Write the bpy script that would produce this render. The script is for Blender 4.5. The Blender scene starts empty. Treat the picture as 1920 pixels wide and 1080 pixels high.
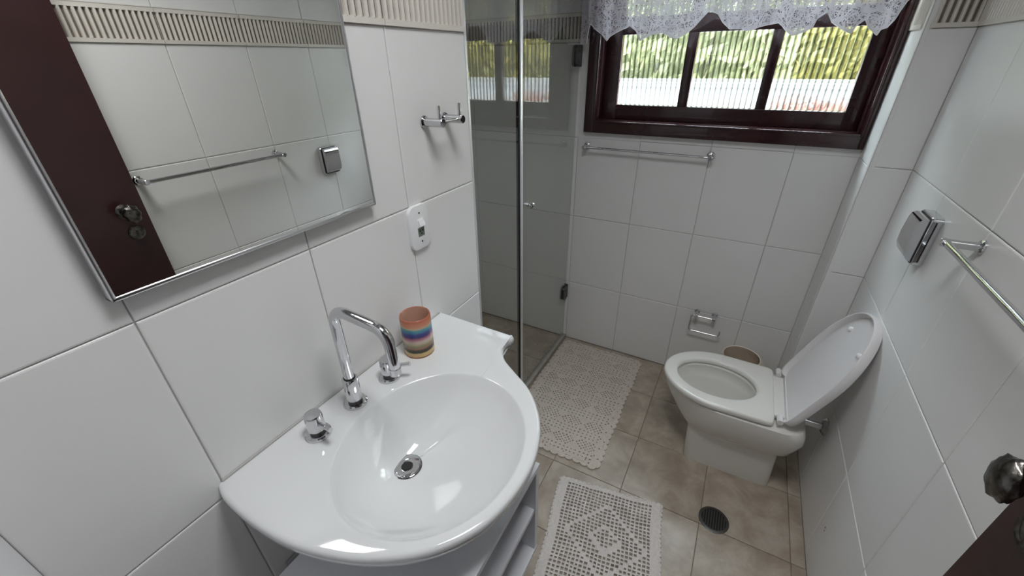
import bpy, bmesh, math, random
from mathutils import Vector, Matrix
random.seed(7)
scene = bpy.context.scene
COL = scene.collection
PI = math.pi

# ------------------------------------------------------------------ camera
F_PX, PITCH, YAW, ROLL = 767.92, .5063, .5062, -.0138
CAM = Vector((.7375, -.1945, 1.5322))
fwd = Vector((-math.sin(YAW)*math.cos(PITCH), math.cos(YAW)*math.cos(PITCH), -math.sin(PITCH)))
rgt = Vector((math.cos(YAW), math.sin(YAW), 0)); up = rgt.cross(fwd)
R = math.cos(ROLL)*rgt + math.sin(ROLL)*up
U = -math.sin(ROLL)*rgt + math.cos(ROLL)*up
cd = bpy.data.cameras.new('camera'); cam = bpy.data.objects.new('camera', cd); COL.objects.link(cam)
M = Matrix.Identity(4)
for i in range(3):
    M[i][0], M[i][1], M[i][2], M[i][3] = R[i], U[i], -fwd[i], CAM[i]
cam.matrix_world = M
cd.sensor_width = 36; cd.sensor_fit = 'HORIZONTAL'; cd.lens = 36*F_PX/1920; cd.clip_start = .01
scene.camera = cam

# ------------------------------------------------------------------ sky, sun, exposure
world = bpy.data.worlds.new('sky'); scene.world = world; world.use_nodes = True
bg = world.node_tree.nodes['Background']
bg.inputs[0].default_value = (.80, .895, 1.0, 1); bg.inputs[1].default_value = 11.0
sd = bpy.data.lights.new('sun', 'SUN'); sd.energy = 6; sd.angle = .02; sd.color = (1, .95, .86)
sun = bpy.data.objects.new('sun', sd); COL.objects.link(sun)
sun.rotation_euler = (math.radians(42), 0, math.radians(-62))     # from behind the house, over the roof
scene.view_settings.view_transform = 'Standard'; scene.view_settings.look = 'None'
scene.view_settings.gamma = 1; scene.view_settings.use_curve_mapping = False
scene.view_settings.exposure = 1.08
def portal(name, loc, rot, sx, sy):
    l = bpy.data.lights.new(name, 'AREA'); l.shape = 'RECTANGLE'; l.size = sx; l.size_y = sy; l.cycles.is_portal = True
    o = bpy.data.objects.new(name, l); COL.objects.link(o); o.location = loc; o.rotation_euler = rot
portal('window_portal', (.6, 1.95, 1.66), (math.radians(-90), 0, 0), 1.1, .85)
scene.cycles.caustics_refractive = True; scene.cycles.caustics_reflective = False
scene.cycles.max_bounces = 16; scene.cycles.diffuse_bounces = 8; scene.cycles.glossy_bounces = 6
scene.cycles.transparent_max_bounces = 24; scene.cycles.sample_clamp_indirect = 6

# ------------------------------------------------------------------ dimensions (metres)
W, D, TW, TH = 1.241, 1.823, .303, .402
Z0, ZB = 1.601, 1.711           # relief band, bottom and top
CEIL = 2.45
YE = .8896                      # end of the left wall, start of the shower
YC, XC = 1.6485, 1.121          # boxed column
YF = -.245                      # front wall
ROWS = [(0, Z0-3*TH), (Z0-3*TH, Z0-2*TH), (Z0-2*TH, Z0-TH), (Z0-TH, Z0), (Z0, ZB), (ZB, ZB+TH), (ZB+TH, CEIL)]

# ------------------------------------------------------------------ materials
MATS = {}
def nodes_of(name):
    m = bpy.data.materials.new(name); m.use_nodes = True
    nt = m.node_tree; MATS[name] = m
    return m, nt, nt.nodes, nt.links
def pm(name, col, rough=.4, metal=0, var=0, vscale=6, bump=0, bscale=40, spec=.5, coat=0, dark=None):
    m, nt, N, L = nodes_of(name); p = N['Principled BSDF']
    p.inputs['Base Color'].default_value = (*col, 1); p.inputs['Roughness'].default_value = rough
    p.inputs['Metallic'].default_value = metal; p.inputs['Specular IOR Level'].default_value = spec
    p.inputs['Coat Weight'].default_value = coat
    tc = N.new('ShaderNodeTexCoord')
    if var:
        n = N.new('ShaderNodeTexNoise'); n.inputs['Scale'].default_value = vscale; n.inputs['Detail'].default_value = 5
        L.new(tc.outputs['Object'], n.inputs['Vector'])
        r = N.new('ShaderNodeValToRGB'); r.color_ramp.elements[0].position = .3; r.color_ramp.elements[1].position = .7
        d = dark or tuple(c*(1-var) for c in col)
        r.color_ramp.elements[0].color = (*d, 1); r.color_ramp.elements[1].color = (*col, 1)
        L.new(n.outputs['Fac'], r.inputs[0]); L.new(r.outputs[0], p.inputs['Base Color'])
    if bump:
        n = N.new('ShaderNodeTexNoise'); n.inputs['Scale'].default_value = bscale
        L.new(tc.outputs['Object'], n.inputs['Vector'])
        b = N.new('ShaderNodeBump'); b.inputs['Strength'].default_value = bump; b.inputs['Distance'].default_value = .002
        L.new(n.outputs['Fac'], b.inputs['Height']); L.new(b.outputs[0], p.inputs['Normal'])
    return m
pm('tile', (.80, .795, .785), .38, spec=.4, var=.03, vscale=3, bump=.05, bscale=7)
pm('band', (.72, .68, .62), .3, var=.05, vscale=8)
pm('band_slot_shade', (.16, .13, .11), .4)  # slot floors of the relief band, their shadow put into the colour
pm('grout', (.46, .45, .43), .8)
pm('floor_grout', (.22, .19, .16), .9)
pm('porcelain', (.73, .74, .74), .07, coat=.3)
pm('toilet_white', (.74, .725, .69), .12, coat=.2)
pm('plastic_white', (.82, .82, .83), .3)
pm('seat_plastic', (.70, .685, .64), .22)
pm('lid_plastic', (.74, .72, .72), .3)
pm('laminate', (.78, .79, .82), .3, var=.02)
pm('chrome', (.66, .66, .68), .06, 1)
pm('aluminium', (.72, .72, .74), .28, 1)
pm('satin_metal', (.86, .86, .88), .42, .75)
pm('dark_metal', (.12, .12, .115), .4, .8)
pm('pewter', (.20, .185, .17), .28, 1, var=.7, vscale=90, bump=.6, bscale=70)
pm('black', (.012, .012, .012), .5)
pm('hole_green', (.16, .20, .16), .4)
pm('wood', (.038, .010, .012), .22, var=.35, vscale=9, coat=.3)
pm('door_wood', (.040, .0105, .012), .33, var=.35, vscale=5, coat=.1)
pm('paint', (.80, .80, .82), .6, var=.02)
pm('cotton', (.66, .59, .52), .9, var=.18, vscale=140, bump=.4, bscale=300)
pm('cotton_pale', (.70, .65, .61), .9, var=.18, vscale=140, bump=.4, bscale=300)
pm('bin_plastic', (.80, .74, .64), .35)
pm('bin_inside', (.68, .58, .47), .5)
pm('stone_sill', (.40, .38, .34), .35, var=.2, vscale=30)
pm('water', (.45, .50, .48), .03)
pm('garden_white', (.26, .26, .255), .8, var=.05)
pm('terrace', (.70, .67, .62), .8, var=.1)
pm('leaf_green', (.27, .285, .13), .6, var=.7, vscale=4, dark=(.14, .15, .09))
pm('leaf_yellow', (.36, .30, .05), .6, var=.6, vscale=3, dark=(.20, .19, .08))
pm('flower_red', (.17, .045, .025), .6, var=.6, vscale=9, dark=(.13, .07, .045))
def floor_mat():
    m, nt, N, L = nodes_of('floor_tile'); p = N['Principled BSDF']; p.inputs['Roughness'].default_value = .33
    tc = N.new('ShaderNodeTexCoord'); oi = N.new('ShaderNodeObjectInfo')
    mp = N.new('ShaderNodeVectorMath'); mp.operation = 'ADD'
    sc = N.new('ShaderNodeVectorMath'); sc.operation = 'SCALE'; sc.inputs['Scale'].default_value = 1
    rv = N.new('ShaderNodeMath'); rv.operation = 'MULTIPLY'; rv.inputs[1].default_value = 37
    L.new(oi.outputs['Random'], rv.inputs[0]); L.new(tc.outputs['Object'], mp.inputs[0]); L.new(rv.outputs[0], mp.inputs[1])
    a = N.new('ShaderNodeTexNoise'); a.inputs['Scale'].default_value = 9; a.inputs['Detail'].default_value = 9; a.inputs['Distortion'].default_value = .35; a.inputs['Roughness'].default_value = .62
    L.new(mp.outputs[0], a.inputs['Vector'])
    r = N.new('ShaderNodeValToRGB'); e = r.color_ramp.elements
    e[0].position = .33; e[0].color = (.30, .245, .19, 1); e[1].position = .68; e[1].color = (.50, .44, .37, 1)
    x = e.new(.5); x.color = (.385, .325, .26, 1)
    L.new(a.outputs['Fac'], r.inputs[0]); L.new(r.outputs[0], p.inputs['Base Color'])
floor_mat()
def cup_mat():
    m, nt, N, L = nodes_of('cup_stripes'); p = N['Principled BSDF']; p.inputs['Roughness'].default_value = .18
    tc = N.new('ShaderNodeTexCoord'); s = N.new('ShaderNodeSeparateXYZ'); L.new(tc.outputs['Object'], s.inputs[0])
    n = N.new('ShaderNodeTexNoise'); n.inputs['Scale'].default_value = 28; L.new(tc.outputs['Object'], n.inputs['Vector'])
    ma = N.new('ShaderNodeMath'); ma.operation = 'MULTIPLY_ADD'; ma.inputs[1].default_value = .006
    L.new(n.outputs['Fac'], ma.inputs[0]); L.new(s.outputs['Z'], ma.inputs[2])
    dv = N.new('ShaderNodeMath'); dv.operation = 'DIVIDE'; dv.inputs[1].default_value = .118; L.new(ma.outputs[0], dv.inputs[0])
    r = N.new('ShaderNodeValToRGB'); r.color_ramp.interpolation = 'LINEAR'; e = r.color_ramp.elements
    st = [(0, (.42, .17, .09)), (.06, (.50, .24, .10)), (.09, (.58, .40, .18)), (.16, (.60, .42, .20)), (.19, (.035, .035, .02)), (.26, (.06, .055, .035)), (.29, (.30, .14, .10)),
          (.36, (.26, .24, .13)), (.42, (.50, .40, .28)), (.48, (.52, .42, .36)), (.52, (.48, .22, .24)), (.56, (.30, .10, .17)), (.60, (.045, .03, .14)), (.68, (.05, .05, .22)),
          (.72, (.05, .17, .30)), (.79, (.10, .30, .33)), (.82, (.48, .36, .22)), (.87, (.55, .24, .14)), (1, (.48, .15, .09))]
    e[0].position = 0; e[0].color = (*st[0][1], 1); e[1].position = 1; e[1].color = (*st[-1][1], 1)
    for q, c in st[1:-1]:
        k = e.new(q); k.color = (*c, 1)
    L.new(dv.outputs[0], r.inputs[0]); L.new(r.outputs[0], p.inputs['Base Color'])
cup_mat(); pm('cup_inside', (.62, .40, .30), .25)
def glass_mat(name, tint, ior=1.5):
    m, nt, N, L = nodes_of(name); N.remove(N['Principled BSDF']); out = N['Material Output']
    t = N.new('ShaderNodeBsdfTransparent'); t.inputs[0].default_value = (*tint, 1)
    g = N.new('ShaderNodeBsdfGlossy'); g.inputs['Roughness'].default_value = .01; g.inputs[0].default_value = (1, 1, 1, 1)
    f = N.new('ShaderNodeFresnel'); f.inputs[0].default_value = ior
    ge = N.new('ShaderNodeNewGeometry'); iv = N.new('ShaderNodeMath'); iv.operation = 'SUBTRACT'; iv.inputs[0].default_value = 1
    L.new(ge.outputs['Backfacing'], iv.inputs[1])
    mu = N.new('ShaderNodeMath'); mu.operation = 'MULTIPLY'; L.new(f.outputs[0], mu.inputs[0]); L.new(iv.outputs[0], mu.inputs[1])
    x = N.new('ShaderNodeMixShader'); L.new(mu.outputs[0], x.inputs[0]); L.new(t.outputs[0], x.inputs[1]); L.new(g.outputs[0], x.inputs[2])
    L.new(x.outputs[0], out.inputs[0])
glass_mat('shower_glass', (.90, .91, .895), 1.85)
def reeded_mat():
    m, nt, N, L = nodes_of('reeded_glass'); N.remove(N['Principled BSDF']); out = N['Material Output']
    at = N.new('ShaderNodeAttribute'); at.attribute_name = 'groove_shade'
    cr = N.new('ShaderNodeMix'); cr.data_type = 'RGBA'; cr.inputs['A'].default_value = (.95, .98, .95, 1); cr.inputs['B'].default_value = (.13, .14, .13, 1)  # reed edges tinted dark: internal-reflection shade put into the glass colour
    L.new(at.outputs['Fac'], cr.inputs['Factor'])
    t = N.new('ShaderNodeBsdfTransparent'); r = N.new('ShaderNodeBsdfRefraction'); r.inputs['IOR'].default_value = 1.35; r.inputs['Roughness'].default_value = .05
    L.new(cr.outputs['Result'], t.inputs[0]); L.new(cr.outputs['Result'], r.inputs[0])
    x = N.new('ShaderNodeMixShader'); x.inputs[0].default_value = .45
    L.new(t.outputs[0], x.inputs[1]); L.new(r.outputs[0], x.inputs[2])
    t2 = N.new('ShaderNodeBsdfTransparent'); ge = N.new('ShaderNodeNewGeometry'); y = N.new('ShaderNodeMixShader')
    L.new(ge.outputs['Backfacing'], y.inputs[0]); L.new(x.outputs[0], y.inputs[1]); L.new(t2.outputs[0], y.inputs[2])
    L.new(y.outputs[0], out.inputs[0])
reeded_mat()
def mirror_mat():
    m, nt, N, L = nodes_of('mirror_glass'); p = N['Principled BSDF']
    p.inputs['Metallic'].default_value = 1; p.inputs['Roughness'].default_value = 0; p.inputs['Base Color'].default_value = (.93, .93, .90, 1)
mirror_mat()
def lace_mat():
    m, nt, N, L = nodes_of('lace'); N.remove(N['Principled BSDF']); out = N['Material Output']
    tc = N.new('ShaderNodeTexCoord')
    def vor(scale, feat):
        v = N.new('ShaderNodeTexVoronoi'); v.feature = feat; v.inputs['Scale'].default_value = scale
        L.new(tc.outputs['UV'], v.inputs['Vector']); return v
    def mth(op, a, b):
        k = N.new('ShaderNodeMath'); k.operation = op
        for i, q in enumerate((a, b)):
            if hasattr(q, 'links'): L.new(q, k.inputs[i])
            else: k.inputs[i].default_value = q
        return k.outputs[0]
    net = mth('LESS_THAN', vor(150, 'DISTANCE_TO_EDGE').outputs['Distance'], .11)      # fine ground net
    fl = vor(26, 'F1').outputs['Distance']                                            # flower motifs
    petals = mth('LESS_THAN', fl, .34)
    ring = mth('LESS_THAN', mth('ABSOLUTE', mth('SUBTRACT', fl, .44), 0), .05)
    stems = mth('LESS_THAN', vor(26, 'DISTANCE_TO_EDGE').outputs['Distance'], .06)
    n = N.new('ShaderNodeTexNoise'); n.inputs['Scale'].default_value = 60; n.inputs['Detail'].default_value = 3; n.inputs['Distortion'].default_value = 2
    L.new(tc.outputs['UV'], n.inputs['Vector'])
    blot = mth('GREATER_THAN', n.outputs['Fac'], .52)
    a = mth('MAXIMUM', mth('MAXIMUM', net, mth('MULTIPLY', petals, blot)), mth('MAXIMUM', ring, stems))
    at = N.new('ShaderNodeAttribute'); at.attribute_name = 'hem'
    a = mth('MAXIMUM', a, mth('GREATER_THAN', at.outputs['Fac'], .5))
    fac = mth('MULTIPLY_ADD', a, .62); N[-1].inputs[2].default_value = .33
    d = N.new('ShaderNodeBsdfDiffuse'); d.inputs[0].default_value = (.54, .515, .56, 1)
    tl = N.new('ShaderNodeBsdfTranslucent'); tl.inputs[0].default_value = (.52, .50, .54, 1)
    mx = N.new('ShaderNodeMixShader'); mx.inputs[0].default_value = .22; L.new(d.outputs[0], mx.inputs[1]); L.new(tl.outputs[0], mx.inputs[2])
    tr = N.new('ShaderNodeBsdfTransparent'); x = N.new('ShaderNodeMixShader')
    L.new(fac, x.inputs[0]); L.new(tr.outputs[0], x.inputs[1]); L.new(mx.outputs[0], x.inputs[2]); L.new(x.outputs[0], out.inputs[0])
lace_mat()

# ------------------------------------------------------------------ mesh helpers
def mesh(name, verts, faces, smooth=None):
    me = bpy.data.meshes.new(name); me.from_pydata([tuple(v) for v in verts], [], faces)
    bm = bmesh.new(); bm.from_mesh(me); bmesh.ops.recalc_face_normals(bm, faces=bm.faces); bm.to_mesh(me); bm.free()
    if smooth:
        for p in me.polygons: p.use_smooth = True
        me.set_sharp_from_angle(angle=math.radians(smooth))
    return me
def obj(name, me, mat, parent=None, loc=None, rot=None):
    if mat and not me.materials: me.materials.append(MATS[mat])
    o = bpy.data.objects.new(name, me); COL.objects.link(o)
    if parent: o.parent = parent
    if loc: o.location = loc
    if rot: o.rotation_euler = rot
    return o
def tag(o, label, cat, group=None):
    o['label'] = label; o['category'] = cat
    if group: o['group'] = group
    return o
def struct(o, label=None):
    o['kind'] = 'structure'
    if label: o['label'] = label
    return o
def empty(name, loc, label, cat, rz=0):
    o = bpy.data.objects.new(name, None); COL.objects.link(o); o.location = loc; o.rotation_euler = (0, 0, rz); o.empty_display_size = .05
    return tag(o, label, cat)
class B:                                  # collects shapes of one mesh
    def __init__(s): s.v = []; s.f = []
    def add(s, v, f):
        k = len(s.v); s.v += [Vector(q) for q in v]; s.f += [[i+k for i in q] for q in f]; return s
    def box(s, x0, x1, y0, y1, z0, z1):
        return s.add([(x, y, z) for x in (x0, x1) for y in (y0, y1) for z in (z0, z1)],
                     [(0, 1, 3, 2), (4, 6, 7, 5), (0, 4, 5, 1), (2, 3, 7, 6), (0, 2, 6, 4), (1, 5, 7, 3)])
    def rbox(s, x0, x1, y0, y1, z0, z1, r=.002, seg=2):
        bm = bmesh.new(); bmesh.ops.create_cube(bm, size=1)
        for v in bm.verts:
            v.co = Vector((x0+(v.co.x+.5)*(x1-x0), y0+(v.co.y+.5)*(y1-y0), z0+(v.co.z+.5)*(z1-z0)))
        bmesh.ops.bevel(bm, geom=bm.edges[:], offset=r, segments=seg, profile=.5, affect='EDGES')
        bm.verts.index_update(); s.add([v.co.copy() for v in bm.verts], [[v.index for v in f.verts] for f in bm.faces]); bm.free(); return s
    def loft(s, rings, cap0=True, cap1=True, closed=True):
        n = len(rings[0]); v = [p for r in rings for p in r]; f = []
        for i in range(len(rings)-1):
            for j in range(n if closed else n-1):
                k = (j+1) % n; f.append((i*n+j, i*n+k, (i+1)*n+k, (i+1)*n+j))
        if cap0: f.append(tuple(range(n)))
        if cap1: f.append(tuple((len(rings)-1)*n+j for j in range(n)))
        return s.add(v, f)
    def lathe(s, prof, c=(0, 0, 0), ax=(0, 0, 1), n=28, cap0=True, cap1=True):
        ax = Vector(ax).normalized(); a = ax.orthogonal().normalized(); b = ax.cross(a); c = Vector(c)
        return s.loft([[c + ax*h + (a*math.cos(2*PI*j/n) + b*math.sin(2*PI*j/n))*max(r, 1e-5) for j in range(n)] for r, h in prof], cap0, cap1)
    def tube(s, pts, r, n=14):
        pts = [Vector(p) for p in pts]; rings = []; a = None
        for i, p in enumerate(pts):
            t = (pts[min(i+1, len(pts)-1)] - pts[max(i-1, 0)]).normalized()
            a = t.orthogonal().normalized() if a is None else (a - t*a.dot(t)).normalized()
            b = t.cross(a); rr = r[i] if isinstance(r, (list, tuple)) else r
            rings.append([p + (a*math.cos(2*PI*j/n)+b*math.sin(2*PI*j/n))*rr for j in range(n)])
        return s.loft(rings)
    def prism(s, poly, lo, hi, axis):     # poly of 2D points, extruded along axis
        def P(u, v, w): return {'x': (w, u, v), 'y': (u, w, v), 'z': (u, v, w)}[axis]
        return s.loft([[P(u, v, lo) for u, v in poly], [P(u, v, hi) for u, v in poly]])
    def me(s, name='mesh', smooth=None, xf=None):
        return mesh(name, [xf @ v for v in s.v] if xf else s.v, s.f, smooth)
    def build(s, name, mat, parent=None, smooth=None, loc=None, rot=None):
        return obj(name, s.me(name, smooth), mat, parent, loc, rot)
def arc(c, r, a0, a1, n, e1, e2):
    c, e1, e2 = Vector(c), Vector(e1), Vector(e2)
    return [c + e1*r*math.cos(a0+(a1-a0)*i/n) + e2*r*math.sin(a0+(a1-a0)*i/n) for i in range(n+1)]
def fillet(pts, r, n=6):                  # rounds the corners of a 3D polyline
    pts = [Vector(p) for p in pts]; out = [pts[0]]
    for a, b, c in zip(pts, pts[1:], pts[2:]):
        u, w = (a-b).normalized(), (c-b).normalized(); k = r/math.tan(u.angle(w)/2); p, q = b+u*k, b+w*k
        for i in range(n+1):
            t = i/n; out.append(p*(1-t)**2 + b*2*t*(1-t) + q*t*t)
    return out + [pts[-1]]
def rrect(w, h, r, n=6):                  # rounded rectangle around 0
    out = []
    for sx, sy, a in ((1, 1, 0), (-1, 1, PI/2), (-1, -1, PI), (1, -1, 1.5*PI)):
        for i in range(n+1):
            t = a + PI/2*i/n; out.append((sx*(w/2-r)+r*math.cos(t), sy*(h/2-r)+r*math.sin(t)))
    return out

# ------------------------------------------------------------------ tiling
GAP, PROUD = .0022, .003
AX = {'x+': lambda u, v, n: (n, u, v), 'x-': lambda u, v, n: (-n, u, v), 'y-': lambda u, v, n: (u, -n, v), 'y+': lambda u, v, n: (u, n, v), 'z+': lambda u, v, n: (u, v, n)}
cache = {}
def tile_mesh(face, w, h, mat, inset=.0034):
    k = (face, round(w, 4), round(h, 4), mat)
    if k not in cache:
        g = GAP/2; A = AX[face]
        def ring(i, n): return [A(*p, n) for p in ((g+i, g+i), (w-g-i, g+i), (w-g-i, h-g-i), (g+i, h-g-i))]
        cache[k] = B().loft([ring(0, 0), ring(0, PROUD-.0018), ring(inset*.35, PROUD-.0006), ring(inset, PROUD)]).me('tile')
    return cache[k]
def band_mesh(face, w, h):                # a relief tile: sunk slots between rounded bars
    k = (face, round(w, 4), 'band')
    if k in cache: return cache[k]
    A = AX[face]; g = GAP/2; b = B(); n = max(1, round(w/.0178)); p = (w-2*g)/n
    def strip(u0, u1, v0, v1, n0, n1): b.loft([[A(*q, n0) for q in ((u0, v0), (u1, v0), (u1, v1), (u0, v1))], [A(*q, n1) for q in ((u0, v0), (u1, v0), (u1, v1), (u0, v1))]])
    strip(g, w-g, g, h-g, 0, .0006)
    strip(g, w-g, g, .013, .0006, .0080); strip(g, w-g, h-.013, h-g, .0006, .0080)
    for i in range(n):
        u = g + i*p; sl = p*.36
        prof = [(u + sl/2 + (p-sl)*t, .0006 + .0085*math.sin(PI*t)**.55) for t in (0, .1, .25, .5, .75, .9, 1)]
        prof = [(q, max(.0006, r)) for q, r in prof]
        b.loft([[A(q, v, r) for q, r in prof] + [A(prof[-1][0], v, .0003), A(prof[0][0], v, .0003)] for v in (.0125, h-.0125)])
        # rounded slot ends
        for v, s in ((.013, 1), (h-.013, -1)):
            for q in (u, u+p):
                pass
    me = b.me('band'); me.materials.append(MATS['band']); me.materials.append(MATS['band_slot_shade'])
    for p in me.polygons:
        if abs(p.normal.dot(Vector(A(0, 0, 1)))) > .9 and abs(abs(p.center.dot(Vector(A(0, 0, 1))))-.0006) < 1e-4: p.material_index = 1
    cache[k] = me; return me
def rect_minus(r, holes):                 # rectangle minus overlapping rectangle -> polygon or None
    x0, x1, y0, y1 = r
    for a0, a1, b0, b1 in holes:
        if a0 <= x0 and a1 >= x1 and b0 <= y0 and b1 >= y1: return None
        if a1 <= x0 or a0 >= x1 or b1 <= y0 or b0 >= y1: continue
        if a0 <= x0 and a1 >= x1: return ('r', (x0, x1, y0, b0) if b0 > y0 else (x0, x1, b1, y1))
        if b0 <= y0 and b1 >= y1: return ('r', (x0, a0, y0, y1) if a0 > x0 else (a1, x1, y0, y1))
        if a0 > x0 and b0 > y0: return ('p', [(x0, y0), (x1, y0), (x1, b0), (a0, b0), (a0, y1), (x0, y1)])
        if a0 > x0: return ('p', [(x0, y0), (a0, y0), (a0, b1), (x1, b1), (x1, y1), (x0, y1)])
        if b0 > y0: return ('p', [(x0, y0), (x1, y0), (x1, y1), (a1, y1), (a1, b0), (x0, b0)])
        return ('p', [(a1, y0), (x1, y0), (x1, y1), (x0, y1), (x0, b1), (a1, b1)])
    return ('r', r)
def tile_wall(parent, face, base, us, rows, holes=()):
    A = AX[face]
    for u0, u1 in us:
        for v0, v1 in rows:
            got = rect_minus((u0, u1, v0, v1), holes)
            if not got: continue
            kind, q = got; band = abs(v0-Z0) < 1e-4 and face != 'z+'
            if kind == 'r':
                a0, a1, b0, b1 = q
                if a1-a0 < .006 or b1-b0 < .006: continue
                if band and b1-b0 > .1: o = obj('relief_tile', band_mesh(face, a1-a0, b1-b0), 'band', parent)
                else: o = obj('tile', tile_mesh(face, a1-a0, b1-b0, 'tile'), 'tile', parent)
                o.location = Vector(A(a0, b0, 0)) + Vector(base)
                j = .0012; o.rotation_euler = {'x': (0, random.uniform(-j, j), random.uniform(-j, j)), 'y': (random.uniform(-j, j), 0, random.uniform(-j, j)), 'z': (0, 0, 0)}[face[0]]
            else:
                g = GAP/2; cx = sum(p[0] for p in q)/len(q); cy = sum(p[1] for p in q)/len(q)
                b = B(); b.loft([[A(u, v, 0) for u, v in q], [A(u, v, PROUD) for u, v in q]])
                o = b.build('tile', 'tile', parent); o.location = base
def cols(lo, hi, start):
    k = math.floor((lo-start)/TW); out = []
    while start+k*TW < hi-1e-4:
        a, b = max(lo, start+k*TW), min(hi, start+(k+1)*TW)
        if b-a > .008: out.append((a, b))
        k += 1
    return out

# ------------------------------------------------------------------ room shell
wl = struct(B().box(-.10, -PROUD, YF, YE, 0, CEIL).build('wall_left', 'grout'), 'white tiled wall behind the washbasin and mirror')
tile_wall(wl, 'x+', (-PROUD, 0, 0), cols(YF, YE, .5862), ROWS)
WIN = (.06, 1.10, 1.25, 2.05)
wb = B()
wb.box(-.95, WIN[0], D+PROUD, D+.11, 0, CEIL); wb.box(WIN[1], W+.1, D+PROUD, D+.11, 0, CEIL)
wb.box(WIN[0], WIN[1], D+PROUD, D+.11, 0, WIN[2]); wb.box(WIN[0], WIN[1], D+PROUD, D+.11, WIN[3], CEIL)
wb = struct(wb.build('wall_back', 'grout'), 'white tiled wall below and around the window')
tile_wall(wb, 'y-', (0, D+PROUD, 0), cols(-.85, .3059+TW*3, .3059-.0005)[:-1] + [(.3059+TW*2, XC+.0014)], ROWS, [WIN])
wr = struct(B().box(W+PROUD, W+.1, YF, D+.1, 0, CEIL).build('wall_right', 'grout'), 'white tiled wall beside the toilet and door')
tile_wall(wr, 'x-', (W+PROUD, 0, 0), [c for c in cols(YF, 1.3296, 1.3296-TW*6)] + [(1.3296, YC+.0014)], ROWS)
hole = B().lathe([(.0028, 0), (.0028, .0006)], (W-.0006, .977, .192), (1, 0, 0), 12).lathe([(.0022, 0), (.0022, .0006)], (W-.0006, .973, .181), (1, 0, 0), 12).build('screw_hole', 'black', wr)
wc = struct(B().box(XC+PROUD, W+PROUD, YC+PROUD, D+PROUD, 0, CEIL).build('wall_column', 'grout'), 'narrow boxed tiled column in the corner beside the window')
tile_wall(wc, 'y-', (0, YC+PROUD, 0), [(XC+.012, W+.0014)], ROWS)
tile_wall(wc, 'x-', (XC+PROUD, 0, 0), [(YC+.012, D+.0014)], ROWS)
B().lathe([(.0125, 0), (.0125, CEIL)], (XC+.0125, YC+.0125, 0), (0, 0, 1), 24).build('corner_bead', 'tile', wc, 40)
fl = struct(B().box(-.95, W+.1, YF-2.1, D+.1, -.06, -PROUD).build('floor', 'floor_grout'), 'beige mottled ceramic tile floor')
FX = [-.95+.0] + [.6015+.2972*k for k in range(-5, 3)] + [W]
FX = [x for x in FX if x > -.86]; FX = [-.85] + FX
FY = [YF+.0] + [.9418+.2978*k for k in range(-3, 3)] + [D]
for a, b in zip(FX, FX[1:]):
    for c, d in zip(FY, FY[1:]):
        if b-a < .01 or d-c < .01 or (b <= .01 and d <= YE): continue
        o = obj('tile', tile_mesh('z+', b-a, d-c, 'floor_tile', .0012), 'floor_tile', fl); o.location = (a, c, -PROUD)
ce = struct(B().box(-.95, W+.1, YF-2.1, D+.11, CEIL, CEIL+.12).build('ceiling', 'paint'), 'plain white ceiling')
ws = struct(B().box(-.95, -.85-PROUD, YE-.1, D+.1, 0, CEIL).build('wall_shower', 'grout'), 'tiled end wall of the shower')
tile_wall(ws, 'x+', (-.85-PROUD, 0, 0), cols(YE, D, YE+.02), ROWS)
wsf = struct(B().box(-.95, -.10, YE-.1, YE-PROUD, 0, CEIL).build('wall_partition', 'grout'), 'tiled near wall of the shower')
tile_wall(wsf, 'y+', (0, YE-PROUD, 0), cols(-.85, -.01, -.01-3*TW), ROWS)
B().box(-.10, -PROUD, YE-.0001, YE+.0005, 0, CEIL).build('wall_end', 'tile', wsf)
wf = B().box(-.05, .40, YF-.11, YF, 0, CEIL).box(1.215, W+.1, YF-.11, YF, 0, CEIL).box(.40, 1.215, YF-.11, YF, 2.12, CEIL)
struct(wf.build('wall_front', 'paint'), 'white painted wall around the doorway')
t1 = struct(B().rbox(.40, .425, YF-.12, YF+.004, 0, 2.12).rbox(1.198, 1.215, YF-.12, YF+.004, 0, 2.12).rbox(.40, 1.215, YF-.12, YF+.004, 2.095, 2.12).build('trim_1', 'door_wood'), 'dark wooden lining of the doorway')
hall = struct(B().box(-.2, -.1, YF-2.1, YF-.11, 0, CEIL).box(W+.5, W+.6, YF-2.1, YF-.11, 0, CEIL).box(W+.1, W+.5, YF-.2, YF-.11, 0, CEIL).box(W+.1, W+.6, YF-2.1, YF-.11, -.06, 0).box(W+.1, W+.6, YF-2.1, YF-.11, CEIL, CEIL+.1).box(-.2, .25, YF-2.2, YF-2.1, 0, CEIL).box(1.25, W+.6, YF-2.2, YF-2.1, 0, CEIL).box(.25, 1.25, YF-2.2, YF-2.1, 0, CEIL).build('wall_hall', 'paint'), 'white painted walls of the hall behind the doorway')

# out-of-view ceiling lamp, added to brighten the basin and left wall
FILL_W = 4.5
FILL_SPREAD = 135
cl = empty('added_fill_lamp', (.66, .27, CEIL), 'added square white ceiling lamp for fill light, out of view', 'lamp')
B().rbox(-.23, .23, -.23, .23, -.028, 0, .004).build('housing', 'plastic_white', cl, 35)
la = bpy.data.lights.new('fill_lamp_light', 'AREA'); la.shape = 'SQUARE'; la.size = .42; la.spread = math.radians(FILL_SPREAD); la.energy = FILL_W; la.color = (.97, .985, 1)
lo = bpy.data.objects.new('fill_lamp_light', la); COL.objects.link(lo); lo.parent = cl; lo.location = (0, 0, -.031)

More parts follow.
